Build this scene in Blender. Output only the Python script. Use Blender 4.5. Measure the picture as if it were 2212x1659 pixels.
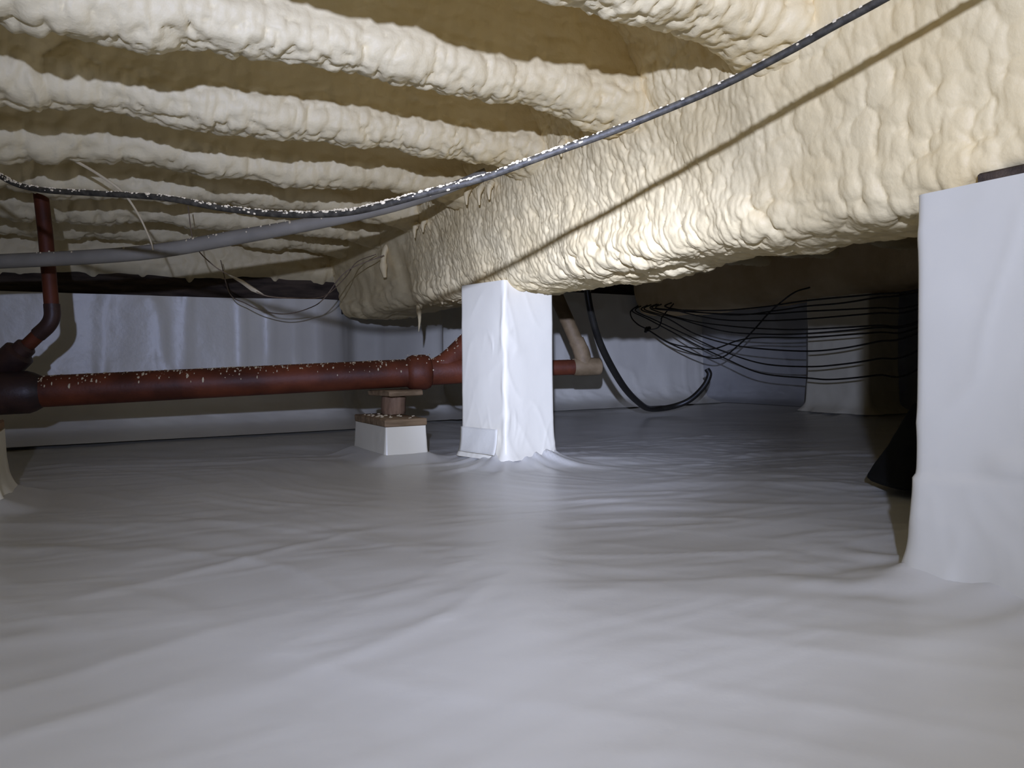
import bpy, math, random
import numpy as np
from mathutils import Vector, Matrix

for o in list(bpy.data.objects):
    bpy.data.objects.remove(o, do_unlink=True)
scene = bpy.context.scene
C = scene.collection
random.seed(5)

# ------------------------------------------------------------------ camera, world, lamp, exposure
# world axes: X along the joists (to the right), Y along the girder (away), Z up, metres
EYE = Vector((0, 0, .276))
YAW, PITCH, ROLL = (math.radians(a) for a in (29.3, -1.7, .6))
fw = Vector((math.sin(YAW) * math.cos(PITCH), math.cos(YAW) * math.cos(PITCH), math.sin(PITCH)))
rt = Vector((math.cos(YAW), -math.sin(YAW), 0))
up = rt.cross(fw)
CR = rt * math.cos(ROLL) - up * math.sin(ROLL)
CU = up * math.cos(ROLL) + rt * math.sin(ROLL)
cam_d = bpy.data.cameras.new('camera')
cam_d.sensor_width = 36.0
cam_d.lens = 1600 / 2212 * 36.0
cam_d.clip_start = .02
cam = bpy.data.objects.new('camera', cam_d)
m = Matrix((CR, CU, -fw)).transposed().to_4x4()
m.translation = EYE
cam.matrix_world = m
C.objects.link(cam)
scene.camera = cam

w = bpy.data.worlds.new('world')
scene.world = w
w.use_nodes = True
w.node_tree.nodes['Background'].inputs[0].default_value = (.5, .55, .65, 1)
w.node_tree.nodes['Background'].inputs[1].default_value = 0.0

LAMP = Vector((-.173, -.247, .505))        # the photographer's head lamp


def head_lamp(name, target, watts, cone, blend, color, size):
    d = bpy.data.lights.new(name, 'SPOT')
    d.energy = watts
    d.spot_size = math.radians(cone)
    d.spot_blend = blend
    d.color = color
    d.shadow_soft_size = size
    o = bpy.data.objects.new(name, d)
    C.objects.link(o)
    o.location = LAMP
    o.rotation_euler = (Vector(target) - LAMP).to_track_quat('-Z', 'Y').to_euler()
    return o


COOL = (.84, .98, 1.58)
head_lamp('head_lamp_throw', (1.62, 2.3, .21), 240, 28, 1.0, COOL, .012)
head_lamp('head_lamp_halo', (1.44, 2.3, .36), 54, 72, 1.0, COOL, .012)
head_lamp('head_lamp_spill', (.62, 1.6, 1.30), 36, 158, .8, COOL, .012)

scene.view_settings.view_transform = 'Standard'
scene.view_settings.look = 'None'
scene.view_settings.gamma = 1
scene.view_settings.use_curve_mapping = False
scene.view_settings.exposure = 0.0

# ------------------------------------------------------------------ noise (numpy)


def _hash(i, j, k, s):
    with np.errstate(over='ignore'):
        h = (i.astype(np.uint32) * np.uint32(374761393) + j.astype(np.uint32) * np.uint32(668265263)
             + k.astype(np.uint32) * np.uint32(2147483647) + np.uint32(s * 974711 + 17))
        h = (h ^ (h >> np.uint32(13))) * np.uint32(1274126177)
        h = (h ^ (h >> np.uint32(16))) * np.uint32(2246822519)
        h = h ^ (h >> np.uint32(15))
    return h.astype(np.float64) / 4294967295.0


def vnoise(p, seed=0):
    """value noise, p (N,3) -> -1..1"""
    f = np.floor(p)
    t = p - f
    t = t * t * t * (t * (t * 6 - 15) + 10)
    i = f.astype(np.int64)
    r = np.zeros(len(p))
    for a in (0, 1):
        wa = t[:, 0] if a else 1 - t[:, 0]
        for b in (0, 1):
            wb = t[:, 1] if b else 1 - t[:, 1]
            for c in (0, 1):
                wc = t[:, 2] if c else 1 - t[:, 2]
                r += wa * wb * wc * _hash(i[:, 0] + a, i[:, 1] + b, i[:, 2] + c, seed)
    return r * 2 - 1


def fbm(p, seed=0, octv=3):
    r = np.zeros(len(p))
    a, s = 1.0, 0.0
    for o in range(octv):
        r += a * vnoise(p * (2.03 ** o), seed + o * 7)
        s += a
        a *= .5
    return r / s


def worley(p, seed=0):
    f = np.floor(p).astype(np.int64)
    d1 = np.full(len(p), 9.0)
    for a in (-1, 0, 1):
        for b in (-1, 0, 1):
            for c in (-1, 0, 1):
                i, j, k = f[:, 0] + a, f[:, 1] + b, f[:, 2] + c
                dx = i + .15 + .7 * _hash(i, j, k, seed) - p[:, 0]
                dy = j + .15 + .7 * _hash(i, j, k, seed + 1) - p[:, 1]
                dz = k + .15 + .7 * _hash(i, j, k, seed + 2) - p[:, 2]
                d1 = np.minimum(d1, dx * dx + dy * dy + dz * dz)
    return np.sqrt(d1)


def blobs(p, seed=0, r=.78):
    """rounded lumps with creases between, 0..1"""
    return np.sqrt(np.clip(1 - (worley(p, seed) / r) ** 2, 0, 1))


def smooth(a, b, x):
    t = np.clip((x - a) / (b - a), 0, 1)
    return t * t * (3 - 2 * t)


def steps(a, b, fa, fb, fine, coarse):
    """coordinates from a to b, fine between fa and fb, growing coarser outside"""
    mid = list(np.arange(fa, fb + fine * .5, fine))
    lo, s, x = [], fine, fa
    while x > a:
        s = min(s * 1.12, coarse)
        x -= s
        lo.append(max(x, a))
    hi, s, x = [], fine, fb
    while x < b:
        s = min(s * 1.12, coarse)
        x += s
        hi.append(min(x, b))
    return np.array(lo[::-1] + mid + hi)


# ------------------------------------------------------------------ mesh helpers

def grid_mesh(name, P, wrap_u=False, flip=False):
    """P (nu, nv, 3) -> mesh of quads"""
    nu, nv = P.shape[:2]
    me = bpy.data.meshes.new(name)
    idx = np.arange(nu * nv).reshape(nu, nv)
    if wrap_u:
        idx = np.vstack([idx, idx[:1]])
    q = np.stack([idx[:-1, :-1], idx[1:, :-1], idx[1:, 1:], idx[:-1, 1:]], -1).reshape(-1, 4)
    if flip:
        q = q[:, ::-1]
    me.vertices.add(nu * nv)
    me.vertices.foreach_set('co', P.reshape(-1).astype(np.float32))
    n = len(q)
    me.loops.add(n * 4)
    me.loops.foreach_set('vertex_index', np.ascontiguousarray(q).reshape(-1).astype(np.int32))
    me.polygons.add(n)
    me.polygons.foreach_set('loop_start', np.arange(0, n * 4, 4, dtype=np.int32))
    me.polygons.foreach_set('use_smooth', np.ones(n, dtype=bool))
    me.update(calc_edges=True)
    me.validate()
    return me


def grid_normals(P, wrap_u=False):
    if wrap_u:
        du = np.roll(P, -1, 0) - np.roll(P, 1, 0)
    else:
        du = np.gradient(P, axis=0)
    dv = np.gradient(P, axis=1)
    n = np.cross(du, dv)
    return n / (np.linalg.norm(n, axis=2, keepdims=True) + 1e-12)


class MB:
    def __init__(self):
        self.v, self.f = [], []

    def add(self, vs, fs):
        b = len(self.v)
        self.v += [tuple(x) for x in vs]
        self.f += [tuple(b + i for i in f) for f in fs]
        return self

    def tube(self, pts, rad, seg=14, caps=True):
        pts = [Vector(p) for p in pts]
        n = len(pts)
        if not hasattr(rad, '__len__'):
            rad = [rad] * n
        t0 = (pts[1] - pts[0]).normalized()
        ref = Vector((0, 0, 1)) if abs(t0.z) < .9 else Vector((1, 0, 0))
        nrm = t0.cross(ref).normalized()
        vs, fs = [], []
        for i, p in enumerate(pts):
            t = (pts[min(i + 1, n - 1)] - pts[max(i - 1, 0)])
            t = t.normalized() if t.length > 1e-9 else t0
            nrm = (nrm - t * nrm.dot(t)).normalized()
            bn = t.cross(nrm)
            for k in range(seg):
                a = 2 * math.pi * k / seg
                vs.append(p + (nrm * math.cos(a) + bn * math.sin(a)) * rad[i])
        for i in range(n - 1):
            for k in range(seg):
                k2 = (k + 1) % seg
                fs.append((i * seg + k, i * seg + k2, (i + 1) * seg + k2, (i + 1) * seg + k))
        if caps:
            fs.append(tuple(range(seg))[::-1])
            fs.append(tuple((n - 1) * seg + k for k in range(seg)))
        return self.add(vs, fs)

    def blob(self, c, r, sq=(1, 1, 1), axis=None):
        """small lumpy octa-sphere, 24 triangles or so"""
        c = Vector(c)
        vs, fs = [], []
        rings = [(0, 1), (.72, .7), (1, 0), (.72, -.7), (0, -1)]
        M = Matrix.Identity(3) if axis is None else Vector(axis).to_track_quat('Z', 'Y').to_matrix()
        vs.append(c + M @ Vector((0, 0, r * sq[2])))
        for q, h in rings[1:4]:
            for k in range(6):
                a = k * math.pi / 3
                j = random.uniform(.75, 1.2)
                vs.append(c + M @ Vector((q * r * sq[0] * math.cos(a) * j, q * r * sq[1] * math.sin(a) * j, h * r * sq[2])))
        vs.append(c + M @ Vector((0, 0, -r * sq[2])))
        for k in range(6):
            k2 = (k + 1) % 6
            fs.append((0, 1 + k, 1 + k2))
            for g in (0, 1):
                fs.append((1 + g * 6 + k, 7 + g * 6 + k, 7 + g * 6 + k2, 1 + g * 6 + k2))
            fs.append((13 + k, 19, 13 + k2))
        return self.add(vs, fs)

    def box(self, c, size, rotz=0, bev=.004, jit=0):
        """box with chamfered edges"""
        c = Vector(c)
        hx, hy, hz = (s / 2 for s in size)
        R = Matrix.Rotation(rotz, 3, 'Z')
        vs = []
        lv = [(-hz, 1), (-hz + bev, 0), (hz - bev, 0), (hz, 1)]
        for z, ins in lv:
            b = bev if ins else 0
            for (sx, sy, a) in ((-1, -1, 0), (1, -1, 1), (1, 1, 2), (-1, 1, 3)):
                x, y = sx * (hx - b), sy * (hy - b)
                e = bev
                p1, p2 = ((x, y - sy * e), (x - sx * e, y))
                pair = (p1, p2) if a in (0, 2) else (p2, p1)
                for q in pair:
                    j = Vector((random.uniform(-jit, jit), random.uniform(-jit, jit), random.uniform(-jit, jit)))
                    vs.append(c + R @ (Vector((q[0], q[1], z)) + j))
        fs = []
        for l in range(3):
            for k in range(8):
                k2 = (k + 1) % 8
                fs.append((l * 8 + k, l * 8 + k2, l * 8 + 8 + k2, l * 8 + 8 + k))
        fs.append(tuple(range(8))[::-1])
        fs.append(tuple(range(24, 32)))
        return self.add(vs, fs)

    def build(self, name, mat, parent=None, smooth_sh=True, angle=40):
        me = bpy.data.meshes.new(name)
        me.from_pydata(self.v, [], self.f)
        me.polygons.foreach_set('use_smooth', [smooth_sh] * len(me.polygons))
        me.update()
        if smooth_sh and angle:
            try:
                me.set_sharp_from_angle(angle=math.radians(angle))
            except Exception:
                pass
        return link(name, me, mat, parent)


def link(name, me, mat, parent=None):
    o = bpy.data.objects.new(name, me)
    if mat:
        me.materials.append(mat)
    C.objects.link(o)
    if parent:
        o.parent = parent
        o.matrix_parent_inverse = parent.matrix_world.inverted()
    return o


def tag(o, label=None, cat=None, group=None, kind=None):
    if label:
        o['label'] = label
    if cat:
        o['category'] = cat
    if group:
        o['group'] = group
    if kind:
        o['kind'] = kind
    return o


def empty(name, loc=(0, 0, 0)):
    o = bpy.data.objects.new(name, None)
    o.location = loc
    o.empty_display_size = .05
    C.objects.link(o)
    o.matrix_world = Matrix.Translation(Vector(loc))
    return o


def spline(pts, n=8):
    """Catmull-Rom through the points"""
    P = [Vector(p) for p in pts]
    P = [P[0] * 2 - P[1]] + P + [P[-1] * 2 - P[-2]]
    out = []
    for i in range(1, len(P) - 2):
        a, b, c, d = P[i - 1:i + 3]
        for k in range(n):
            t = k / n
            out.append(.5 * ((2 * b) + (c - a) * t + (2 * a - 5 * b + 4 * c - d) * t * t + (3 * b - a - 3 * c + d) * t ** 3))
    out.append(P[-2].copy())
    return out


# ------------------------------------------------------------------ materials

def new_mat(name):
    mt = bpy.data.materials.new(name)
    mt.use_nodes = True
    nt = mt.node_tree
    return mt, nt, nt.nodes['Principled BSDF']


def mat_noise(name, c1, c2, scale, rough, spec=.3, bump=.0, bscale=60, stretch=(1, 1, 1), lo=.35, hi=.65, detail=5, c3=None, bdist=.004, rough2=None):
    mt, nt, b = new_mat(name)
    N, Lk = nt.nodes, nt.links
    tc = N.new('ShaderNodeNewGeometry')
    mp = N.new('ShaderNodeMapping')
    mp.inputs['Scale'].default_value = stretch
    Lk.new(tc.outputs['Position'], mp.inputs['Vector'])
    nz = N.new('ShaderNodeTexNoise')
    nz.inputs['Scale'].default_value = scale
    nz.inputs['Detail'].default_value = detail
    Lk.new(mp.outputs[0], nz.inputs['Vector'])
    cr = N.new('ShaderNodeValToRGB')
    cr.color_ramp.elements[0].position = lo
    cr.color_ramp.elements[0].color = (*c1, 1)
    cr.color_ramp.elements[1].position = hi
    cr.color_ramp.elements[1].color = (*c2, 1)
    if c3:
        e = cr.color_ramp.elements.new(min(hi + .12, 1))
        e.color = (*c3, 1)
    Lk.new(nz.outputs['Fac'], cr.inputs['Fac'])
    Lk.new(cr.outputs[0], b.inputs['Base Color'])
    b.inputs['Roughness'].default_value = rough
    b.inputs['Specular IOR Level'].default_value = spec
    if rough2 is not None:
        mr = N.new('ShaderNodeMapRange')
        mr.inputs[3].default_value = rough
        mr.inputs[4].default_value = rough2
        Lk.new(nz.outputs['Fac'], mr.inputs[0])
        Lk.new(mr.outputs[0], b.inputs['Roughness'])
    if bump:
        n2 = N.new('ShaderNodeTexNoise')
        n2.inputs['Scale'].default_value = bscale
        n2.inputs['Detail'].default_value = 4
        Lk.new(mp.outputs[0], n2.inputs['Vector'])
        bp = N.new('ShaderNodeBump')
        bp.inputs['Strength'].default_value = bump
        bp.inputs['Distance'].default_value = bdist
        Lk.new(n2.outputs['Fac'], bp.inputs['Height'])
        Lk.new(bp.outputs[0], b.inputs['Normal'])
    return mt


M = {}
M['foam'] = mat_noise('spray_foam_cream', (.78, .62, .325), (.83, .68, .38), 6, .55, .35, .35, 130, bdist=.003)
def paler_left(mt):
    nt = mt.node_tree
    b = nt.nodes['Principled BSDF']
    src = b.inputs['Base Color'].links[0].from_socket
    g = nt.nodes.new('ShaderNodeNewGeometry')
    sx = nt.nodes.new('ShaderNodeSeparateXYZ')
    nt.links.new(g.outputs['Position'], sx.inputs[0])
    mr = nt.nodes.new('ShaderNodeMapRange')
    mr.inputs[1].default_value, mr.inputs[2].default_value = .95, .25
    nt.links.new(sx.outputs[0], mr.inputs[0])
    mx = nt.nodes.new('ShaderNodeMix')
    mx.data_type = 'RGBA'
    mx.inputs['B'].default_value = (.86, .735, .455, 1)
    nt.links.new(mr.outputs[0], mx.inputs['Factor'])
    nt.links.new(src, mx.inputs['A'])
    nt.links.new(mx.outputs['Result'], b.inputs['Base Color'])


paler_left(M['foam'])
M['foam_shaded'] = mat_noise('spray_foam_shaded', (.50, .36, .18), (.66, .51, .29), 4, .75, .2, .4, 60, bdist=.004)  # foam colour darkened to carry the shade the main girder casts
M['wrap'] = mat_noise('white_poly_wrap', (.77, .71, .54), (.82, .76, .58), 3, .30, .5, .12, 30, bdist=.004)
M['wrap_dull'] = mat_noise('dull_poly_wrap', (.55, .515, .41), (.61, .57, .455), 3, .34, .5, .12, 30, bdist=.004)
M['floor'] = mat_noise('white_poly_floor', (.46, .437, .368), (.60, .575, .49), 1.6, .38, .5, .12, 40, bdist=.004, lo=.3, hi=.7)
M['wall'] = mat_noise('white_poly_wall', (.66, .62, .52), (.77, .73, .60), 2.5, .34, .5, .25, 22, bdist=.006)
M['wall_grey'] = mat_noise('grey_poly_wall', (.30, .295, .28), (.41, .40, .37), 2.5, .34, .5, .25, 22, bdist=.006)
M['tape'] = mat_noise('seam_tape', (.66, .62, .49), (.72, .68, .54), 9, .5, .3, .2, 60)
M['wood'] = mat_noise('aged_wood', (.16, .105, .052), (.30, .205, .11), 9, .75, .2, .4, 90, stretch=(1, 6, 6))
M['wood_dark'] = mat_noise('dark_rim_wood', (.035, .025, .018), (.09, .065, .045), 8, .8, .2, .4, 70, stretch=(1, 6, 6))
M['wood_red'] = mat_noise('brown_block_wood', (.19, .112, .06), (.32, .20, .115), 14, .7, .25, .4, 90, stretch=(5, 5, 1))
M['rust'] = mat_noise('rusty_cast_iron', (.07, .018, .007), (.17, .043, .016), 9, .55, .35, .35, 120, bdist=.002, c3=(.20, .075, .04))
M['rust_dark'] = mat_noise('tarred_cast_iron', (.022, .014, .012), (.07, .035, .025), 10, .45, .4, .35, 100, bdist=.002)
M['rust_pale'] = mat_noise('dusty_fitting', (.16, .108, .052), (.27, .19, .10), 16, .65, .3, .4, 120, bdist=.002)
M['grey_pvc'] = mat_noise('grey_plastic_pipe', (.21, .19, .145), (.30, .27, .21), 7, .65, .25, .15, 90)
M['cable'] = mat_noise('dusty_black_cable', (.022, .019, .013), (.06, .052, .036), 90, .6, .25, .2, 200)
M['black'] = mat_noise('black_rubber', (.009, .008, .006), (.020, .018, .013), 20, .42, .4, .1, 60)
M['black_matte'] = mat_noise('black_plastic_sack', (.005, .005, .004), (.009, .009, .007), 20, .85, .1, .1, 60)
M['steel'] = mat_noise('dull_steel', (.35, .34, .33), (.5, .5, .5), 20, .35, .5)
M['string'] = mat_noise('pale_foam_strand', (.58, .48, .30), (.72, .61, .40), 30, .7, .2)
M['strand_dark'] = mat_noise('brown_thin_wire', (.16, .11, .07), (.26, .19, .12), 30, .6, .3)

# ------------------------------------------------------------------ floor


def sheet_height(x, y):
    """wrinkled polyethylene lying on the ground"""
    wx = .10 * fbm(np.stack([x * 1.7, y * 1.7, x * 0], -1), 3, 2)
    wy = .10 * fbm(np.stack([x * 1.7, y * 1.7, x * 0 + 5], -1), 4, 2)
    X, Y = x + wx, y + wy
    h = np.zeros(len(x))
    for ang, fu, fv, amp, sd, rid in ((38, .9, 6.0, .0045, 11, 1), (12, 1.2, 9.0, .005, 12, 1), (-20, 1.4, 9.0, .005, 13, 1),
                                      (60, 2.2, 15., .0040, 14, 1), (25, 3.0, 20., .0035, 15, 1), (75, 4., 28., .0020, 16, 1), (5, 4., 30., .0018, 17, 1)):
        a = math.radians(ang)
        u = X * math.cos(a) - Y * math.sin(a)
        v = X * math.sin(a) + Y * math.cos(a)
        n = vnoise(np.stack([u * fu, v * fv, u * 0 + sd], -1), sd)
        r = (1 - np.abs(n)) ** 2.2
        msk = smooth(-.35, .45, vnoise(np.stack([x * 1.1, y * 1.1, x * 0 + sd * 3], -1), sd + 40))
        h += amp * r * msk
    h += .006 * fbm(np.stack([x * 3, y * 3, x * 0], -1), 21, 2)
    return (.8 - .35 * smooth(1.1, .5, y + .3 * x)) * h - .014


xs = steps(-2.6, 4.2, -.35, 2.0, .0095, .05)
ys = steps(-2.6, 4.1, .25, 2.5, .0095, .05)
GX, GY = np.meshgrid(xs, ys, indexing='ij')
H = sheet_height(GX.ravel(), GY.ravel()).reshape(GX.shape)


def rect_dist(x, y, x0, x1, y0, y1):
    dx = np.maximum(np.maximum(x0 - x, x - x1), 0)
    dy = np.maximum(np.maximum(y0 - y, y - y1), 0)
    return np.sqrt(dx * dx + dy * dy)


PIERS = [(.99, 1.19, 1.84, 2.05), (.935, 1.25, .20, .59), (3.37, 3.62, 2.36, 2.73), (.735, .885, 2.10, 2.41), (-.42, -.17, 1.83, 2.06)]
for (x0, x1, y0, y1) in PIERS[:3]:
    d = rect_dist(GX, GY, x0, x1, y0, y1)
    ang = np.arctan2(GY - (y0 + y1) / 2, GX - (x0 + x1) / 2)
    H = H * smooth(.0, .10, d) + .020 * np.exp(-d / .022) * (1 + .35 * np.sin(ang * 17)) - .002
    H += .006 * np.exp(-((d - .10) / .10) ** 2) * (np.maximum(0, np.sin(ang * 11 + 3 * d)) ** 2)
for (x0, x1, y0, y1) in PIERS[3:]:
    d = rect_dist(GX, GY, x0, x1, y0, y1)
    H = H * smooth(.0, .08, d) - .002 + .008 * np.exp(-d / .015)
wd = np.minimum(np.minimum(3.42 + .42 * smooth(.95, 1.75, GX) - GY, 3.8 - GX), np.minimum(GX + 2.6, GY + 2.6))
k = smooth(.10, .45, wd)
H = H * k - .006 * (1 - k)
floor = tag(link('floor', grid_mesh('floor', np.stack([GX, GY, H], -1)), M['floor']), kind='structure')

# ------------------------------------------------------------------ walls in plastic sheeting


def polyline(pts, step):
    out = []
    for a, b in zip(pts[:-1], pts[1:]):
        a, b = np.array(a), np.array(b)
        n = max(1, int(np.linalg.norm(b - a) / step))
        for k in range(n):
            out.append(a + (b - a) * k / n)
    out.append(np.array(pts[-1]))
    return np.array(out)


def wall(name, pts, top, mat, step=.02, cove=.10, seed=1, rough=1.0, tops=None):
    p = polyline(pts, step)
    for _ in range(2):                                  # soften the corners
        q = p.copy()
        q[1:-1] = (p[:-2] + 2 * p[1:-1] + p[2:]) / 4
        p = q
    t = np.gradient(p, axis=0)
    t /= np.linalg.norm(t, axis=1, keepdims=True)
    nrm = np.stack([t[:, 1], -t[:, 0]], -1)             # to the right of travel = into the room
    zs = np.concatenate([[-.007, -.004, -.001, .002, .005, .009], np.arange(.014, .16, .008), np.arange(.16, 1.0, .014)])
    zt = np.full(len(p), top) if tops is None else np.array([tops(x, y) for x, y in p])
    u = np.concatenate([[0], np.cumsum(np.linalg.norm(np.diff(p, axis=0), axis=1))])
    UU, ZZ = np.meshgrid(u, zs / zs[-1], indexing='ij')
    ZZ = ZZ * (zt[:, None] + .0)
    fl = np.stack([UU.ravel(), ZZ.ravel(), UU.ravel() * 0 + seed * 9], -1)
    d = .012 * fbm(fl * (2.2, 1.0, 1), seed, 3) + .008 * (1 - np.abs(vnoise(fl * (9, 2.5, 1), seed + 5))) ** 4
    d += .007 * np.abs(vnoise(fl * (28, 24, 1), seed + 8)) * np.exp(-((fl[:, 1] - .05) / .05) ** 2)
    d += .005 * (1 - np.abs(vnoise(fl * (18, 18, 1) + fl[:, [1, 0, 2]] * 9, seed + 9))) ** 5 * np.exp(-(fl[:, 1] / .12) ** 2)
    d = d.reshape(UU.shape) * rough + cove * np.exp(-np.maximum(ZZ, 0) / .05) + 1.3 * cove * np.exp(-np.maximum(ZZ, -.01) / .010)
    P = np.zeros(UU.shape + (3,))
    P[..., 0] = p[:, 0, None] + nrm[:, 0, None] * d
    P[..., 1] = p[:, 1, None] + nrm[:, 1, None] * d
    P[..., 2] = ZZ
    return tag(link(name, grid_mesh(name, P, flip=True), mat), kind='structure')


def far_top(x, y):
    return .565 + (.125 if x > 1.5 else .0) + .02 * max(0, min(1, (x - .5)))


wall_far = wall('wall_far', [(-2.6, 3.40), (.92, 3.40), (1.0, 3.44), (1.12, 3.60), (1.62, 3.64), (1.70, 3.86), (3.74, 3.90)], .6, M['wall'], seed=2, tops=far_top)
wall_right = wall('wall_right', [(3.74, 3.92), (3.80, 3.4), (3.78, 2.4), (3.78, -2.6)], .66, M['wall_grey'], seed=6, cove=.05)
wall_left = wall('wall_left', [(-2.6, -2.6), (-2.6, 3.42)], .58, M['wall'], step=.08, seed=7)
wall_back = wall('wall_back', [(3.8, -2.6), (-2.6, -2.6)], .58, M['wall'], step=.08, seed=8)

# rim boards above the walls
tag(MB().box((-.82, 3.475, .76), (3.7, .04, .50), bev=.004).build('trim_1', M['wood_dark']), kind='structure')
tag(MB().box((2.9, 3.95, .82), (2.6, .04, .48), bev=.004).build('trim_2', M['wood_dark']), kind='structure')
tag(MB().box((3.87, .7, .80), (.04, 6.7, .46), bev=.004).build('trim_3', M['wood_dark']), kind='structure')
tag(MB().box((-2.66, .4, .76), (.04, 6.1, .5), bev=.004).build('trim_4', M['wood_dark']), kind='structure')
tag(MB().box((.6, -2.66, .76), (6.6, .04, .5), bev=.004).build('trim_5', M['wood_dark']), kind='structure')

# foam sprayed over the upper half of the far rim board, ragged lower edge
xr = np.arange(-2.55, 1.02, .006)
tz = np.linspace(0, 1, 46)
XX, TT = np.meshgrid(xr, tz, indexing='ij')
edge = .655 + .018 * fbm(np.stack([xr * 5, xr * 0, xr * 0], -1), 31, 3) - .035 * np.clip(vnoise(np.stack([xr * 28, xr * 0, xr * 0 + 4], -1), 32) - .25, 0, 1) ** 1.2
ZZ = edge[:, None] * (1 - TT) + .97 * TT
th = np.sin(np.minimum(TT * 6, 1) * math.pi / 2)
q = np.stack([XX.ravel(), ZZ.ravel() * 0, ZZ.ravel()], -1)
lump = blobs(q * 26, 33).reshape(XX.shape) * .012 + fbm(q * 7, 34).reshape(XX.shape) * .015
YY = 3.452 - th * (.03 + lump + .05 * smooth(.6, 1, TT))
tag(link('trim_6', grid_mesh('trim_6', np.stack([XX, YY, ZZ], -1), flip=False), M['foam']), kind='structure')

# ------------------------------------------------------------------ ceiling: foam between the joists
xs = steps(-2.7, 3.95, -.3, 1.05, .012, .05)
ys = steps(-2.7, 4.0, .6, 3.4, .012, .05)
GX, GY = np.meshgrid(xs, ys, indexing='ij')
q = np.stack([GX.ravel(), GY.ravel(), GX.ravel() * 0], -1)
Hc = .965 + .018 * fbm(q * 6, 51) - .012 * blobs(q * 18, 52)
P = np.stack([GX, GY, Hc.reshape(GX.shape)], -1)
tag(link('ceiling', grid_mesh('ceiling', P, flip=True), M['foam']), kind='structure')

# ------------------------------------------------------------------ foam-coated joists


def joist(y0, x0, x1, seed, mat, fine, label, group, zb=.782, fa=None, fb=None, half=.048, cat='joist'):
    us = steps(x0, x1, fa if fa is not None else x0, fb if fb is not None else x1, fine, .03)
    # profile of one joist in its coat of foam: near face, rounded bottom, far face
    r = .036
    prof = []
    top = .985
    nf = int((top - zb - r) / fine)
    for k in range(nf):
        prof.append((-half - .012 * (1 - k / nf) ** 2, top - (top - zb - r) * k / nf))
    na = max(5, int(r * 1.57 / fine))
    for k in range(na):
        a = math.pi / 2 * k / na
        prof.append((-half + r - r * math.cos(a), zb + r - r * math.sin(a)))
    nb = max(2, int((2 * half - 2 * r) / fine))
    for k in range(nb):
        prof.append((-half + r + (2 * half - 2 * r) * k / nb, zb))
    for k in range(na):
        a = math.pi / 2 * k / na
        prof.append((half - r + r * math.sin(a), zb + r - r * math.cos(a)))
    for k in range(0, nf + 1, 3):
        prof.append((half + .012 * (k / nf) ** 2, zb + r + (top - zb - r) * k / nf))
    pr = np.array(prof)
    n = len(us)
    P = np.zeros((n, len(pr), 3))
    line = np.stack([us, us * 0 + seed, us * 0], -1)
    sway = .010 * fbm(line * (3.2, 1, 1), seed, 2)
    sag = .018 * fbm(line * (6.5, 1, 1), seed + 3, 3)
    fat = 1 + .30 * fbm(line * (5, 1, 1), seed + 6, 2)
    P[..., 0] = us[:, None]
    P[..., 1] = y0 + sway[:, None] + pr[None, :, 0] * fat[:, None]
    low = smooth(.92, .80, pr[:, 1])
    P[..., 2] = pr[None, :, 1] + sag[:, None] * low[None, :]
    end = smooth(x1 - .30, x1, us) ** 2                 # the coat thickens where it runs into the girder
    P[..., 2] -= end[:, None] * low[None, :] * .045
    P[..., 1] += end[:, None] * pr[None, :, 0] * .9
    nrm = grid_normals(P)
    q = P.reshape(-1, 3)
    wv = q + .012 * np.stack([vnoise(q * 22, seed + 11), vnoise(q * 22, seed + 12), vnoise(q * 22, seed + 13)], -1)
    amt = .5 + .5 * smooth(-.3, .4, vnoise(q * (4, 4, 4), seed + 14))
    bot = smooth(zb + .075, zb + .01, q[:, 2])
    d = (.013 * blobs(wv * (32, 36, 36), seed + 15) * amt * (.25 + .75 * bot)
         + .0085 * blobs(wv * (64, 70, 60), seed + 16) * (.28 + .72 * bot)
         + .020 * blobs(wv * (17, 19, 19), seed + 20) * smooth(.18, -.10, q[:, 0]) * (x0 < 0)
         + .010 * fbm(q * (10, 8, 6), seed + 17) + .003 * fbm(q * (45, 30, 12), seed + 18, 2))
    P = P - nrm * d.reshape(n, -1, 1) * 1.0 if JFLIP else P + nrm * d.reshape(n, -1, 1)
    o = link('foam_coated_joist', grid_mesh('foam_coated_joist', P, flip=JFLIP), mat)
    return tag(o, label, cat, group)


JFLIP = True
ORD = ['nearest', 'second', 'third', 'fourth', 'fifth', 'sixth', 'seventh']
GJ = 'foam coated joists left of the girder'
JY = [.84, 1.24, 1.635, 2.03, 2.43, 2.83, 3.22]
labels = ['white foam coated joist at the top edge, closest of those in view',
          'thick white foam coated joist, second from the top of the picture',
          'white foam coated joist, third from the top, with small drips below',
          'pale foam coated joist, fourth from the top, above the sagging cable',
          'narrow foam coated joist, fifth from the top, crossed by the black cable',
          'dim foam coated joist, sixth from the top, above the grey pipe',
          'dim foam coated joist nearest the far wall, last of the row']
for i, (y, lb) in enumerate(zip(JY, labels)):
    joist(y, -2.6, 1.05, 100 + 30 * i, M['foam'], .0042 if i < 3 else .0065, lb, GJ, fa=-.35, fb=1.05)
joist(.44, -2.6, 1.05, 400, M['foam'], .016, 'foam coated joist above the top edge of the picture', GJ)
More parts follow.
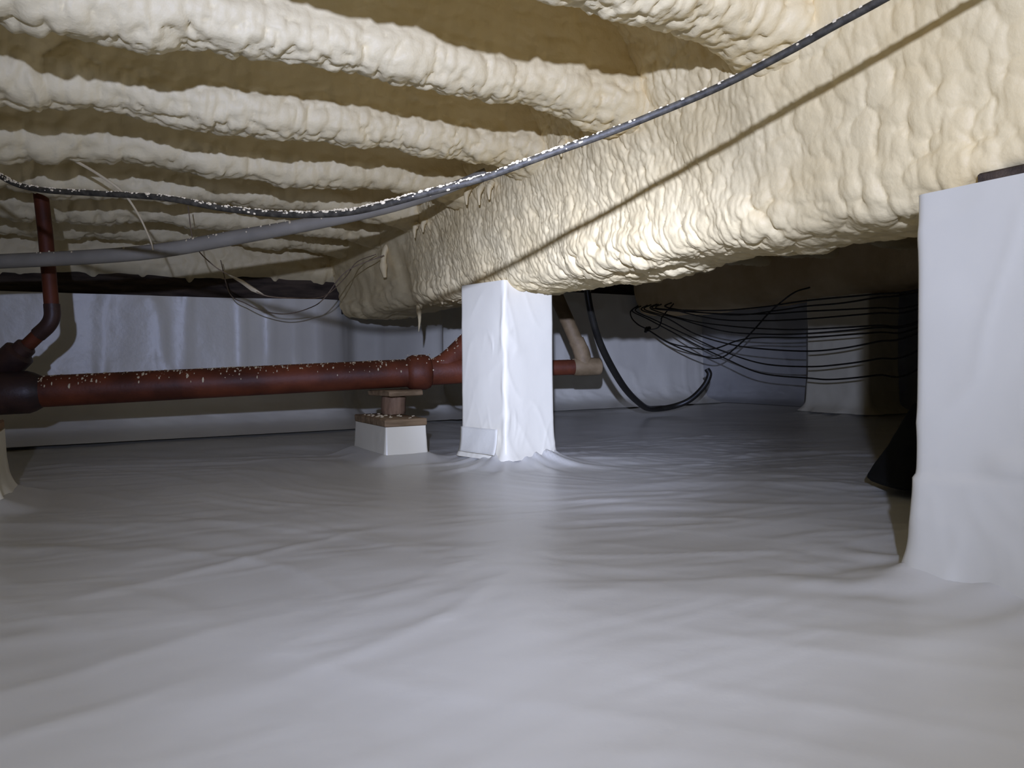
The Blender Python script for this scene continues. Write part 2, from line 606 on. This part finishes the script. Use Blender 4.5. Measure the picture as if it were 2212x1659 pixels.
# joists beyond the girder, in the dark
GK = 'foam coated joists right of the girder'
for i, y in enumerate([.44, .84, 1.24, 1.635, 2.03, 2.43, 2.83, 3.22, 3.6]):
    joist(y, 1.2, 3.85, 500 + 30 * i, M['foam'], .02, ['dark foam coated joist beyond the girder, ninth counted from the far wall', 'dark foam coated joist beyond the girder, eighth counted from the far wall',
          'dark foam coated joist beyond the girder, seventh counted from the far wall', 'dark foam coated joist beyond the girder, sixth counted from the far wall', 'dark foam coated joist beyond the girder, fifth counted from the far wall',
          'dark foam coated joist beyond the girder, fourth counted from the far wall', 'dark foam coated joist beyond the girder, third counted from the far wall', 'dark foam coated joist beyond the girder, second counted from the far wall',
          'dark foam coated joist beyond the girder, right against the far wall'][i], GK)

# ------------------------------------------------------------------ main girder in foam
girder = empty('foam_coated_girder', (1.12, 1.2, .5))
tag(girder, 'thick cream foam coated girder running from upper right to the centre', 'beam')
prof = [(.80, .965), (.86, .955), (.91, .92), (.945, .86), (.962, .80), (.975, .74), (.988, .68), (1.0, .62), (1.012, .57), (1.022, .535),
        (1.036, .511), (1.066, .503), (1.12, .50), (1.19, .50), (1.23, .505), (1.255, .53), (1.265, .60), (1.27, .75), (1.28, .90), (1.31, .97)]
pp = [Vector((a, 0, b)) for a, b in prof]
sp = spline([(p.x, p.y, p.z) for p in pp], 60)
cs = [sp[0]]
acc = 0
for a, b in zip(sp[:-1], sp[1:]):
    acc += (b - a).length
    stp = .0028 if b.x < 1.10 and b.z < .93 else .012
    if acc >= stp:
        cs.append(b)
        acc = 0
pr = np.array([(v.x, v.z) for v in cs])
us = steps(-2.6, 3.42, .40, 2.45, .0027, .02)
n = len(us)
P = np.zeros((n, len(pr), 3))
P[..., 0] = pr[None, :, 0]
P[..., 1] = us[:, None]
P[..., 2] = pr[None, :, 1]
q = P.reshape(-1, 3)
facew = smooth(.96, .86, q[:, 2])
# big form: sag, hollows, fuller towards the far end; the foam climbs the bays between joists
big = .016 * fbm(q * (0, 2.6, 4), 201, 3) + .010 * fbm(q * (5, 7, 5), 204, 2)
P[..., 0] -= (big * facew).reshape(n, -1) * 1.0
tn = grid_normals(P)
P2 = P.copy()
# deepening in the mid-span, sag of the far end
sagl = .010 * vnoise(np.stack([us * 1.7, us * 0, us * 0], -1), 207)
P2[..., 2] += sagl[:, None] * smooth(.75, .55, pr[None, :, 1])
P2[..., 2] += .045 * smooth(.66, .36, us)[:, None] * smooth(.62, .53, pr[None, :, 1])
P = P2
tn = grid_normals(P)
q = P.reshape(-1, 3)
wv = q + .010 * np.stack([vnoise(q * 26, 211), vnoise(q * 26, 212), vnoise(q * 26, 213)], -1)
ylin = q[:, 1]
fine_r = smooth(.7, 1.2, ylin) * smooth(2.7, 2.1, ylin)      # tight ripples mid-span
coarse_r = 1 - smooth(.4, 1.1, ylin)                          # smoother, larger lumps near the camera
low = smooth(.60, .53, q[:, 2])
und = smooth(.506, .50, q[:, 2])
amp = .55 + .45 * smooth(-.4, .3, vnoise(q * 5, 220))
d = (.0085 * blobs(wv * (42, 46, 27), 221) * fine_r * amp
     + .0050 * blobs(wv * (80, 88, 46), 224) * (.25 + .75 * fine_r)
     + .0075 * blobs(wv * (33, 36, 25), 227) * (1 - fine_r) * (.6 + .4 * amp)
     + .019 * blobs(wv * (24, 26, 30), 230) * low * (.35 + .65 * smooth(-.2, .3, vnoise(q * (0, 6, 0) + 3.3, 233)))
     + .007 * fbm(q * (8, 10, 5), 236, 3))
d += .022 * np.exp(-(((q[:, 1] - .50) / .09) ** 2 + ((q[:, 2] - .80) / .07) ** 2)) + .014 * np.exp(-(((q[:, 1] - 1.45) / .10) ** 2 + ((q[:, 2] - .56) / .05) ** 2))
P = P + tn * d.reshape(n, -1, 1)
fo = link('foam_coating', grid_mesh('foam_coating', P), M['foam'], girder)
# the bare timber inside, seen where the foam stops over the near pillar
MB().box((1.15, .42, .66), (.15, 6.0, .27), bev=.006).build('timber', M['wood'], girder)


def drip(pts, rad, mat=M['foam'], name='foam_drip', parent=girder):
    p = spline(pts, 6)
    k = np.linspace(0, 1, len(p))
    rr = [float(np.interp(t, np.linspace(0, 1, len(rad)), rad)) * random.uniform(.9, 1.12) for t in k]
    return MB().tube(p, rr, 9).build(name, mat, parent)


drip([(.985, 2.69, .735), (.965, 2.695, .70), (.960, 2.70, .65), (.966, 2.70, .602)], [.008, .013, .011, .016, .006])
drip([(1.075, 2.62, .515), (1.07, 2.62, .485), (1.073, 2.622, .44), (1.068, 2.62, .395)], [.014, .011, .006, .0012])
for (y, l) in [(2.55, .014), (2.46, .010), (2.36, .012), (2.27, .010)]:
    drip([(1.05, y, .52), (1.048, y, .50), (1.05, y - .004, .49 - l)], [.012, .010, .003])
# tufts hanging where the joists meet the girder
for (x, y, z, l) in [(.945, 1.92, .755, .030), (.955, 1.86, .75, .036), (.96, 1.81, .75, .03), (.96, 1.45, .77, .022), (.97, 1.38, .775, .02),
                     (.96, 2.28, .73, .025), (.955, 2.34, .725, .03)]:
    drip([(x, y, z + .02), (x - .012, y - .003, z), (x - .013, y - .006, z - l)], [.008, .0095, .006, .002])

# second girder, far right, resting on the far pillar
g2 = empty('foam_coated_girder', (3.45, 2.4, .6))
tag(g2, 'shaded brown foam girder beyond the main one, resting on the far pillar', 'beam')
pr2 = [(3.02, .965), (3.10, .95), (3.15, .88), (3.18, .78), (3.20, .70), (3.23, .645), (3.28, .615), (3.40, .61), (3.55, .612), (3.62, .64), (3.65, .75), (3.68, .965)]
sp = spline([(a, 0, b) for a, b in pr2], 6)
pr = np.array([(v.x, v.z) for v in sp])
us = np.arange(-2.5, 3.86, .016)
P = np.zeros((len(us), len(pr), 3))
P[..., 0], P[..., 1], P[..., 2] = pr[None, :, 0], us[:, None], pr[None, :, 1]
q = P.reshape(-1, 3)
swell = smooth(2.5, 3.7, us)
P[..., 2] -= (swell * .03)[:, None] * smooth(.8, .65, pr[None, :, 1])
P[..., 0] -= (swell * .10)[:, None]
d = .02 * fbm(q * (3, 4, 4), 241, 3) + .008 * blobs(q * (18, 20, 14), 243)
P = P + grid_normals(P) * d.reshape(len(us), -1, 1)
link('foam_coating', grid_mesh('foam_coating', P), M['foam_shaded'], g2)
MB().box((3.46, .6, .78), (.22, 6.0, .30), bev=.006).build('timber', M['wood_dark'], g2)

# ------------------------------------------------------------------ pillars wrapped in white sheeting


def wrapped(name, rect, h, seed, mat, flare=.03, step=.007, zstep=.008, fold=None, rough=1.0, parent=None, rad=.012, seam=None, swell=0, lean=0.0):
    x0, x1, y0, y1 = rect
    pts = []
    for cx_, cy_, a0 in ((x1 - rad, y0 + rad, -90), (x1 - rad, y1 - rad, 0), (x0 + rad, y1 - rad, 90), (x0 + rad, y0 + rad, 180)):
        for k in range(6):
            a = math.radians(a0 + 90 * k / 5)
            pts.append((cx_ + rad * math.cos(a), cy_ + rad * math.sin(a), math.cos(a), math.sin(a)))
    pts.append(pts[0])
    out = []
    for a, b in zip(pts[:-1], pts[1:]):
        a, b = np.array(a), np.array(b)
        nn = max(1, int(np.linalg.norm(b[:2] - a[:2]) / step))
        for k in range(nn):
            out.append(a + (b - a) * k / nn)
    p = np.array(out)
    nr = p[:, 2:] / np.linalg.norm(p[:, 2:], axis=1, keepdims=True)
    zs = np.concatenate([[-.004], np.arange(.004, h, zstep), [h]])
    n = len(p)
    P = np.zeros((n, len(zs), 3))
    P[..., 0], P[..., 1], P[..., 2] = p[:, 0, None], p[:, 1, None], zs[None, :]
    q = P.reshape(-1, 3)
    z = q[:, 2]
    d = flare * np.exp(-np.maximum(z, 0) / .022) * (1 + .55 * vnoise(q * (16, 16, 3), seed + 1)) + .004 * np.exp(-z / .06)
    d += rough * (.006 * fbm(q * (7, 7, 4), seed + 2, 3) + .004 * (1 - np.abs(vnoise(q * (14, 14, 4) + q[:, [2, 2, 0]] * 5, seed + 3))) ** 4)
    d += rough * .004 * (1 - np.abs(vnoise(q * (26, 26, 10) - q[:, [2, 2, 0]] * 9, seed + 4))) ** 5 * smooth(.22, .0, z)
    if fold:                                            # bunched vertical pleat at one corner
        fx, fy, fwid, famp = fold
        dd = np.sqrt((q[:, 0] - fx) ** 2 + (q[:, 1] - fy) ** 2)
        wob = .010 * vnoise(np.stack([z * 14, z * 0, z * 0], -1), seed + 5)
        sgn = (q[:, 0] - fx) - (q[:, 1] - fy)
        d += famp * np.exp(-((sgn - wob) / (fwid * .22)) ** 2) * (dd < fwid * 2) * (.7 + .5 * vnoise(np.stack([z * 30, z * 0, z * 0 + 3], -1), seed + 6))
        wrp = 1.6 * vnoise(np.stack([z * 9, sgn * 6, z * 0], -1), seed + 11)
        d += famp * 1.3 * (1 - np.abs(vnoise(np.stack([sgn * 34 + wrp, z * 7, z * 0], -1), seed + 7))) ** 5 * np.exp(-(dd / (fwid * 1.7)) ** 2) * smooth(-.1, .5, vnoise(np.stack([z * 9, z * 0, z * 0 + 7], -1), seed + 12))
    if seam:
        d += .004 * smooth(seam + .004, seam - .004, z + .012 * vnoise(q * (6, 6, 0), seed + 9)) + .008 * np.exp(-((z - seam - .02) / .02) ** 2) * smooth(-.2, .5, vnoise(q * (9, 9, 2), seed + 10))
    d *= smooth(h + .004, h - .05, z) * .85 + .15
    dm = d.reshape(n, -1)
    P[..., 0] += nr[:, 0, None] * dm
    P[..., 1] += nr[:, 1, None] * dm
    me = grid_mesh(name, P, wrap_u=True)
    o = link(name, me, mat, parent)
    # closed top
    cap = MB()
    ring = [tuple(v) for v in P[:, -1]]
    cap.add(ring, [tuple(range(len(ring)))])
    return o, cap


pil = empty('wrapped_pillar', (1.005, 1.83, 0))
tag(pil, 'white plastic wrapped pillar under the girder in the middle of the picture', 'pillar')
o, cap = wrapped('plastic_wrap', (1.005, 1.20, 1.83, 2.035), .507, 310, M['wrap'], flare=.012, step=.004, zstep=.005, fold=(1.005, 1.83, .035, .0045), rough=.30, parent=pil)
cap.build('top', M['wrap'], pil, False)
# dull tape patch low on its left face
tp = MB()
zz = np.linspace(.012, .085, 9)
yy = np.linspace(1.85, 2.02, 15)
vs = [(.995 - .016 * math.exp(-z / .022) - .004 * math.exp(-z / .06) - .0025 + .001 * math.sin(y * 60 + z * 40), y, z) for z in zz for y in yy]
tp.add(vs, [(a * 15 + b, a * 15 + b + 1, a * 15 + 16 + b, a * 15 + 15 + b) for a in range(8) for b in range(14)])
o = tp.build('seam_tape', M['tape'], o)
md = o.modifiers.new('thickness', 'SOLIDIFY')
md.thickness = .001

pil.rotation_euler.z = math.radians(12)               # the pier stands a little askew

pil = empty('wrapped_pillar', (1.09, .395, 0))
tag(pil, 'large white plastic wrapped pillar cut by the right edge of the picture', 'pillar')
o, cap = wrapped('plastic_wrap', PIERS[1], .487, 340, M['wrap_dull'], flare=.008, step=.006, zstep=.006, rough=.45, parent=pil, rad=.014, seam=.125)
cap.build('top', M['wrap'], pil, False)
MB().box((1.125, .37, .501), (.24, .36, .026), rotz=.02, bev=.002, jit=.001).build('shim_board', M['wood_dark'], pil)

pil = empty('wrapped_pillar', (3.495, 2.545, 0))
tag(pil, 'distant dim wrapped pillar behind the sagging wires at right', 'pillar')
o, cap = wrapped('plastic_wrap', PIERS[2], .625, 370, M['wrap'], flare=.05, step=.012, zstep=.012, rough=1.0, parent=pil)
cap.build('top', M['wall'], pil, False)

# ------------------------------------------------------------------ pipe supports
sup = empty('pipe_support', (.81, 2.22, 0))
tag(sup, 'white wrapped block with wooden cap and post propping up the rusty pipe', 'pipe support')
o, cap = wrapped('wrapped_block', (.748, .878, 2.105, 2.40), .085, 380, M['wrap'], flare=.003, step=.008, zstep=.006, rough=.12, parent=sup, rad=.004)
cap.build('block_top', M['wrap'], sup, False)
capb = MB().box((.813, 2.252, .0965), (.134, .30, .023), bev=.003, jit=.001).build('cap_board', M['wood'], sup)
MB().tube([(.858, 2.335, .1085), (.858, 2.335, .12), (.859, 2.336, .15), (.861, 2.335, .1685)], [.038, .041, .040, .041], 10).build('post', M['wood_red'], sup)
MB().box((.865, 2.335, .178), (.125, .15, .019), rotz=.15, bev=.003, jit=.0015).build('saddle_board', M['wood'], sup)
specks = MB()
for k in range(26):
    specks.blob((random.uniform(.75, .875), random.uniform(2.11, 2.38), .109), random.uniform(.002, .006), (1.3, 1, .5))
tag(specks.build('foam_specks', M['string'], capb), kind='stuff')

sup2 = empty('pipe_support', (-.29, 1.95, 0))
tag(sup2, 'white wrapped block with brown cap at the left edge on the floor', 'pipe support')
o, cap = wrapped('wrapped_block', (-.43, -.186, 1.84, 2.06), .135, 390, M['wrap'], flare=.014, step=.010, zstep=.008, rough=.3, parent=sup2, rad=.006)
cap.build('block_top', M['wrap'], sup2, False)
MB().box((-.312, 1.95, .146), (.25, .23, .02), bev=.003, jit=.001).build('cap_board', M['wood_red'], sup2)

# ------------------------------------------------------------------ rusty drain pipe
PA, PB = Vector((-.314, 2.634, .197)), Vector((1.123, 2.312, .250))


def on(t):
    return PA + (PB - PA) * t


pipe = empty('drain_pipe', tuple(on(.5)))
tag(pipe, 'dark rusty cast iron drain pipe flecked with foam, running along the wall', 'pipe')
ax = (PB - PA).normalized()
R0 = .047
T1 = Vector((-.13, 0, 0))
hub_s = on(.15)
barrel = MB().tube([on(.10), on(.3), on(.6), on(.88)], R0, 24).build('pipe_barrel', M['rust'], pipe)


def hub(c, d, L_, prof, mat, name):
    d = Vector(d).normalized()
    return MB().tube([Vector(c) + d * L_ * t for t, r in prof], [r for t, r in prof], 24).build(name, mat, pipe)


hub(on(.855), ax, .085, [(0, R0), (.08, .054), (.25, .060), (.75, .060), (.92, .054), (1, .044)], M['rust'], 'hub')
hub(on(-.7), ax, 1.21, [(0, .050), (.85, .050), (.87, .062), (.97, .063), (.985, .057), (1, .047)], M['rust_dark'], 'wye_body')
hub(on(.90), ax, .34, [(0, .046), (.5, .045), (1, .042)], M['rust'], 'wye_body')
# wye branch, rises behind the pillar
br = spline([on(.91), (1.053, 2.330, .277), (1.139, 2.338, .346), (1.235, 2.345, .429), (1.34, 2.35, .52)], 6)
MB().tube(br, .038, 18).build('wye_branch', M['rust'], pipe)
# tee at the right end, seen between pillar and hose
MB().tube([(1.40, 2.30, .25), (1.56, 2.66, .248), (1.70, 2.752, .248)], .030, 18).build('pipe_barrel', M['rust'], pipe)
MB().tube([(1.69, 2.754, .248), (1.86, 2.709, .251)], .034, 18).build('pipe_barrel', M['rust'], pipe)
hub((1.835, 2.716, .251), Vector((.111, -.028, .002)), .128, [(0, .036), (.04, .039), (.3, .0395), (.90, .0395), (.97, .037), (1, .031)], M['rust_pale'], 'tee')
MB().tube(spline([(1.880, 2.705, .262), (1.878, 2.707, .300), (1.868, 2.713, .335), (1.855, 2.722, .37)], 5), [.037] * 10 + [.035] * 6, 16).build('elbow', M['rust_pale'], pipe)
MB().tube([(1.86, 2.72, .355), (1.802, 2.748, .502), (1.73, 2.79, .70)], .031, 16).build('branch_pipe', M['rust_pale'], pipe)
# specks of overspray on its upper side
specks = MB()
sd = ax.cross(Vector((0, 0, 1))).normalized()
upv = sd.cross(ax)
for k in range(620):
    t = random.uniform(.06, .93)
    a = random.gauss(0.1, .55)                          # around the top, a little towards the camera
    if abs(a) > 1.5:
        continue
    rr = .060 if .857 < t < .91 else R0
    nrm = upv * math.cos(a) + sd * math.sin(a)
    sz = random.choice([.001, .0012, .0014, .0018, .0022, .0028, .0038]) * random.uniform(.8, 1.25)
    specks.blob(on(t) + nrm * rr, sz, (random.uniform(.7, 1.1), random.uniform(.7, 2.4), .5), axis=nrm)
for k in range(46):
    i = random.randint(4, 17)
    c = br[i].lerp(br[i + 1], random.random())
    t = (br[i + 1] - br[i]).normalized()
    n0 = t.cross(Vector((0, 1, 0))).normalized()
    if n0.z < 0:
        n0 = -n0
    a = random.uniform(-1.3, .5)
    specks.blob(c + (n0 * math.cos(a) + t.cross(n0) * (math.sin(a) if t.cross(n0).y > 0 else -math.sin(a))) * .038, random.uniform(.0012, .003), (1, 1.6, .7))
for k in range(18):
    specks.blob(Vector((1.76, 2.735, .2495)).lerp(Vector((1.94, 2.69, .253)), random.random()) + Vector((-.3, -.4, 1)).normalized() * .038, random.uniform(.001, .0022), (1, 1.6, .6))
tag(specks.build('foam_specks', M['string'], barrel), kind='stuff')

# vent pipe dropping from the joists into the wye at the left
vent = empty('vent_pipe', (-.16, 2.60, .25))
tag(vent, 'narrow reddish brown vent pipe dropping through an elbow at far left', 'pipe')
MB().tube([(-.133, 2.617, .82), (-.122, 2.606, .678), (-.110, 2.592, .445)], .0200, 16).build('riser', M['rust'], vent)
MB().tube(spline([(-.110, 2.592, .462), (-.110, 2.591, .425), (-.122, 2.596, .398), (-.148, 2.610, .371)], 5), [.0222] * 16, 16).build('elbow', M['rust_dark'], vent)
va, vb = Vector((-.135, 2.603, .384)), Vector((-.222, 2.648, .292))
MB().tube([va, vb], .0200, 16).build('offset_pipe', M['rust'], vent)
dv = (vb - va).normalized()
c0 = va + dv * .062
MB().tube([c0, c0 + dv * .006, c0 + dv * .026, c0 + dv * .032], [.022, .029, .030, .024], 16).build('collar', M['rust_dark'], vent)
MB().tube([c0 + dv * .026, c0 + dv * .034, c0 + dv * .080, c0 + dv * .090, c0 + dv * .17], [.032, .044, .045, .040, .039], 18).build('hub', M['rust_dark'], vent)

# ------------------------------------------------------------------ grey pipe hanging under the joists
gp = empty('grey_pipe', (.1, 2.24, .58))
tag(gp, 'thick grey plastic pipe sagging below the joists at left', 'pipe')
gpts = spline([(-.75, 2.55, .555), (-.373, 2.456, .552), (-.219, 2.427, .562), (.108, 2.244, .580), (.327, 2.122, .618), (.546, 2.001, .661), (.711, 1.910, .700), (.84, 1.838, .745), (.93, 1.79, .79)], 6)
gbar = MB().tube(gpts, [.0195 - .009 * max(0, (i / len(gpts) - .5) * 2) for i in range(len(gpts))], 18).build('pipe_barrel', M['grey_pvc'], gp)
specks = MB()
for k in range(46):
    i = random.randint(4, len(gpts) - 8)
    specks.blob(gpts[i].lerp(gpts[i + 1], random.random()) + Vector((-.25, -random.uniform(.1, .9), random.uniform(.3, 1))).normalized() * .019, random.uniform(.0012, .0035), (1, 1, 1.4))
tag(specks.build('foam_specks', M['string'], gbar), kind='stuff')

# ------------------------------------------------------------------ black cable with overspray
cab = empty('black_cable', (.3, 1.0, .49))
tag(cab, 'long black cable dusted with white foam, sagging across the joists', 'cable')
cpts = spline([(.83, -.05, .80), (.785, .22, .715), (.753, .440, .672), (.740, .504, .658), (.729, .556, .648), (.714, .608, .635), (.679, .674, .613), (.634, .733, .592), (.576, .782, .567),
               (.513, .828, .543), (.451, .880, .519), (.395, .922, .504), (.355, .955, .493), (.318, .999, .486), (.284, 1.041, .486), (.236, 1.114, .495),
               (.172, 1.196, .513), (.096, 1.286, .539), (.002, 1.408, .561), (-.067, 1.493, .576), (-.110, 1.552, .593), (-.140, 1.593, .614), (-.186, 1.655, .648), (-.251, 1.755, .703), (-.32, 1.87, .765), (-.38, 1.99, .83)], 8)
sheath = MB().tube(cpts, .0047, 10).build('sheath', M['cable'], cab)
specks = MB()
nC = len(cpts)
for k in range(1500):
    i = random.randint(14, nC - 14)
    dens = .9 if 64 < i < 130 else (.6 if i >= 130 else .22)
    if random.random() > dens:
        continue
    c = cpts[i].lerp(cpts[i + 1], random.random())
    t = (cpts[i + 1] - cpts[i]).normalized()
    s_ = t.cross(Vector((0, 0, 1))).normalized()
    u_ = s_.cross(t)
    a = random.gauss(0, .75)
    specks.blob(c + (u_ * math.cos(a) + s_ * math.sin(a)) * .0046, random.choice([.0008, .001, .0013, .0018]) * random.uniform(.8, 1.3), (1, 1, 1.5), axis=t)
tag(specks.build('foam_specks', M['string'], sheath), kind='stuff')

# ------------------------------------------------------------------ black hose drooping to the floor
hose = empty('black_hose', (2.62, 3.11, 0))
tag(hose, 'black hose hanging from the girder and curling up on the floor', 'hose')
hp = spline([(1.50, 2.18, .80), (1.555, 2.23, .66), (1.594, 2.270, .569), (1.638, 2.299, .451), (1.732, 2.357, .321), (1.982, 2.555, .171), (2.296, 2.834, .072), (2.60, 3.109, .016), (2.771, 3.140, .018),
             (2.861, 3.090, .056), (2.930, 3.054, .129), (2.959, 3.040, .193), (2.948, 3.047, .226)], 8)
htube = MB().tube(hp, [.0115 + .004 * min(1, i / 50) for i in range(len(hp))], 12).build('tube', M['black'], hose)
MB().tube([(1.588, 2.262, .585), (1.594, 2.270, .569), (1.600, 2.275, .553)], [.015, .0165, .015], 12).build('clamp', M['steel'], hose)
specks = MB()
for k in range(60):
    i = random.randint(14, 44)
    specks.blob(hp[i].lerp(hp[i + 1], random.random()) + Vector((.6, -.9, random.uniform(-.2, .6))).normalized() * .012, random.uniform(.0008, .002), (1, 1, 1.6))
tag(specks.build('foam_specks', M['string'], htube), kind='stuff')

# ------------------------------------------------------------------ bundle of thin wires at far right
WIRES = [
    [(3.130, 3.598, 0.640), (3.060, 3.588, 0.600), (3.040, 3.081, 0.553), (3.040, 2.739, 0.549), (3.040, 2.470, 0.561), (3.097, 2.144, 0.567), (3.100, 1.921, 0.572), (3.160, 1.421, 0.680)],
    [(3.130, 3.510, 0.640), (3.060, 3.500, 0.600), (3.040, 2.961, 0.521), (3.040, 2.636, 0.525), (3.040, 2.470, 0.534), (3.070, 2.288, 0.537), (3.100, 2.130, 0.551), (3.100, 1.921, 0.562), (3.160, 1.421, 0.680)],
    [(3.130, 3.628, 0.640), (3.060, 3.618, 0.600), (3.040, 3.020, 0.531), (3.040, 2.687, 0.511), (3.040, 2.470, 0.509), (3.099, 2.136, 0.505), (3.100, 1.921, 0.507), (3.160, 1.421, 0.680)],
    [(3.130, 3.510, 0.640), (3.060, 3.500, 0.600), (3.040, 3.081, 0.506), (3.040, 2.739, 0.478), (3.040, 2.470, 0.472), (3.099, 2.136, 0.481), (3.100, 1.921, 0.490), (3.160, 1.421, 0.680)],
    [(3.130, 3.659, 0.640), (3.060, 3.649, 0.600), (3.040, 3.273, 0.507), (3.040, 2.962, 0.460), (3.040, 2.687, 0.432), (3.040, 2.470, 0.421), (3.099, 2.136, 0.425), (3.100, 1.921, 0.436), (3.160, 1.421, 0.680)],
    [(3.130, 3.720, 0.640), (3.060, 3.710, 0.600), (3.040, 3.395, 0.528), (3.040, 3.021, 0.436), (3.040, 2.739, 0.408), (3.040, 2.470, 0.400), (3.099, 2.136, 0.415), (3.100, 1.921, 0.432), (3.160, 1.421, 0.680)],
    [(3.130, 3.752, 0.640), (3.060, 3.742, 0.600), (3.040, 3.481, 0.533), (3.040, 3.234, 0.427), (3.040, 2.962, 0.360), (3.040, 2.739, 0.331), (3.040, 2.461, 0.314), (3.070, 2.288, 0.324), (3.100, 2.129, 0.351), (3.100, 1.920, 0.391), (3.160, 1.420, 0.680)],
    [(3.130, 3.816, 0.640), (3.060, 3.806, 0.600), (3.040, 3.599, 0.530), (3.040, 3.234, 0.399), (3.040, 3.009, 0.321), (3.040, 2.739, 0.254), (3.040, 2.461, 0.238), (3.070, 2.287, 0.249), (3.100, 2.128, 0.273), (3.100, 1.920, 0.316), (3.160, 1.420, 0.680)],
    [(3.130, 3.848, 0.640), (3.060, 3.838, 0.600), (3.040, 3.644, 0.532), (3.040, 3.247, 0.372), (3.040, 3.009, 0.286), (3.040, 2.750, 0.204), (3.041, 2.452, 0.182), (3.063, 2.325, 0.177), (3.100, 2.128, 0.199), (3.100, 1.919, 0.237), (3.160, 1.419, 0.680)],
    [(3.040, 3.645, 0.464), (3.040, 3.453, 0.382), (3.040, 3.234, 0.344), (3.040, 3.082, 0.339), (3.040, 2.904, 0.380), (3.040, 2.739, 0.391), (3.040, 2.470, 0.382), (3.099, 2.136, 0.393), (3.100, 1.920, 0.412), (3.160, 1.420, 0.680)],
]
GW = 'thin wires sagging before the far pillar'
WL = ['topmost thin black wire crossing the far wrapped pillar', 'thin black wire just below the topmost one before the far pillar',
      'nearly level thin black wire, third from the top before the far pillar', 'thin black wire, fourth from the top before the far pillar',
      'thin black wire, fifth from the top, upper of a close pair', 'thin black wire, sixth from the top, lower of a close pair',
      'thin black wire, third from the bottom before the far pillar', 'thin black wire, second from the bottom before the far pillar',
      'lowest thin black wire sagging across the far pillar', 'thin black wire running right from the knotted wire']
for pts, lb in zip(WIRES, WL):
    o = MB().tube(spline(pts, 7), .0042, 6).build('thin_wire', M['black'])
    tag(o, lb, 'wire', GW)
kw = empty('thin_wire', (3.04, 3.668, 0.473))
tag(kw, 'thin black wire with a knot, looping down before the grey wall', 'wire', GW)
MB().tube(spline([(3.130, 3.864, 0.640), (3.060, 3.854, 0.600), (3.040, 3.818, 0.552), (3.040, 3.754, 0.507), (3.040, 3.668, 0.473), (3.040, 3.481, 0.388), (3.040, 3.234, 0.311), (3.040, 3.045, 0.286), (3.040, 2.904, 0.354), (3.040, 2.793, 0.435), (3.040, 2.687, 0.521), (3.100, 2.596, 0.610), (3.180, 2.556, 0.640)], 7), .0042, 6).build('strand', M['black'], kw)
KN = Vector((3.04, 3.668, 0.473))
MB().blob(KN, .017, (1, 1, 1.1)).blob(KN + Vector((.007, -.013, .008)), .012).blob(KN + Vector((-.005, .007, -.012)), .011).build('knot', M['black'], kw)
MB().tube(spline([(3.040, 3.668, 0.473), (3.040, 3.614, 0.471), (3.040, 3.561, 0.480), (3.040, 3.532, 0.516), (3.040, 3.521, 0.545), (3.130, 3.501, 0.640)], 6), .0042, 6).build('loose_end', M['black'], kw)

# ------------------------------------------------------------------ strands hanging below the joists
s = spline([(-.062, 2.03, .800), (-.05, 2.049, .776), (.014, 2.073, .744), (.068, 2.099, .710), (.105, 2.134, .662), (.133, 2.174, .605), (.14, 2.2, .585)], 6)
tag(MB().tube(s, [.0045 - .003 * i / len(s) for i in range(len(s))], 7).build('foam_strand', M['string']), 'pale stringy foam strand hanging from the joists above the black cable', 'strand')
s = spline([(.26, 2.50, .77), (.275, 2.497, .655), (.324, 2.467, .587), (.373, 2.438, .551), (.429, 2.406, .510), (.472, 2.381, .488), (.571, 2.440, .490), (.704, 2.596, .514), (.814, 2.709, .595), (.87, 2.742, .66), (.96, 2.78, .70)], 6)
st = empty('thin_wire', (.47, 2.38, .488))
tag(st, 'thin brown wire with a clot of foam, drooping beside the end of the girder', 'wire')
MB().tube(s, .0018, 6).build('strand', M['strand_dark'], st)
MB().tube([(.365, 2.443, .556), (.40, 2.424, .535), (.43, 2.406, .51), (.46, 2.39, .492)], [.002, .006, .0075, .002], 7).build('foam_clot', M['string'], st)
s = spline([(.45, 3.20, .70), (.47, 3.12, .56), (.516, 3.046, .517), (.578, 3.009, .485), (.646, 2.914, .470), (.711, 2.820, .489), (.744, 2.745, .519), (.82, 2.70, .62), (.95, 2.66, .68)], 6)
tag(MB().tube(s, .002, 6).build('thin_wire', M['strand_dark']), 'thin dark wire drooping in front of the far wall beside the girder', 'wire')
s = spline([(1.74, 2.62, .72), (1.80, 2.64, .60), (1.86, 2.66, .555)], 6)

# ------------------------------------------------------------------ black sack behind the near pillar
P = np.zeros((48, 30, 3))
for j in range(30):
    t = j / 29
    hgt = .175 * min(1, t * 1.06) if t < .95 else .175 + .004 * (t - .95)
    shr = 1 - .52 * t if t < .95 else .5 * (1 - t) / .05 + .002
    bot = 1 - .06 * max(0, 1 - t / .06) ** 2
    for i in range(48):
        a = 2 * math.pi * i / 48
        ca, sa = math.cos(a), math.sin(a)
        x = math.copysign(abs(ca) ** .6, ca) * .21 * shr * bot
        y = math.copysign(abs(sa) ** .6, sa) * .12 * shr * bot
        P[i, j] = (1.645 + x * .872 + y * .489, .905 - x * .489 + y * .872, .003 + hgt)
q = P.reshape(-1, 3)
P[..., 0] += (.006 * fbm(q * 14, 601)).reshape(48, 30)
P[..., 1] += (.006 * fbm(q * 14, 603)).reshape(48, 30)
tag(link('plastic_sack', grid_mesh('plastic_sack', P, wrap_u=True), M['black_matte']), 'black plastic sack on the floor, half hidden behind the near right pillar', 'sack')
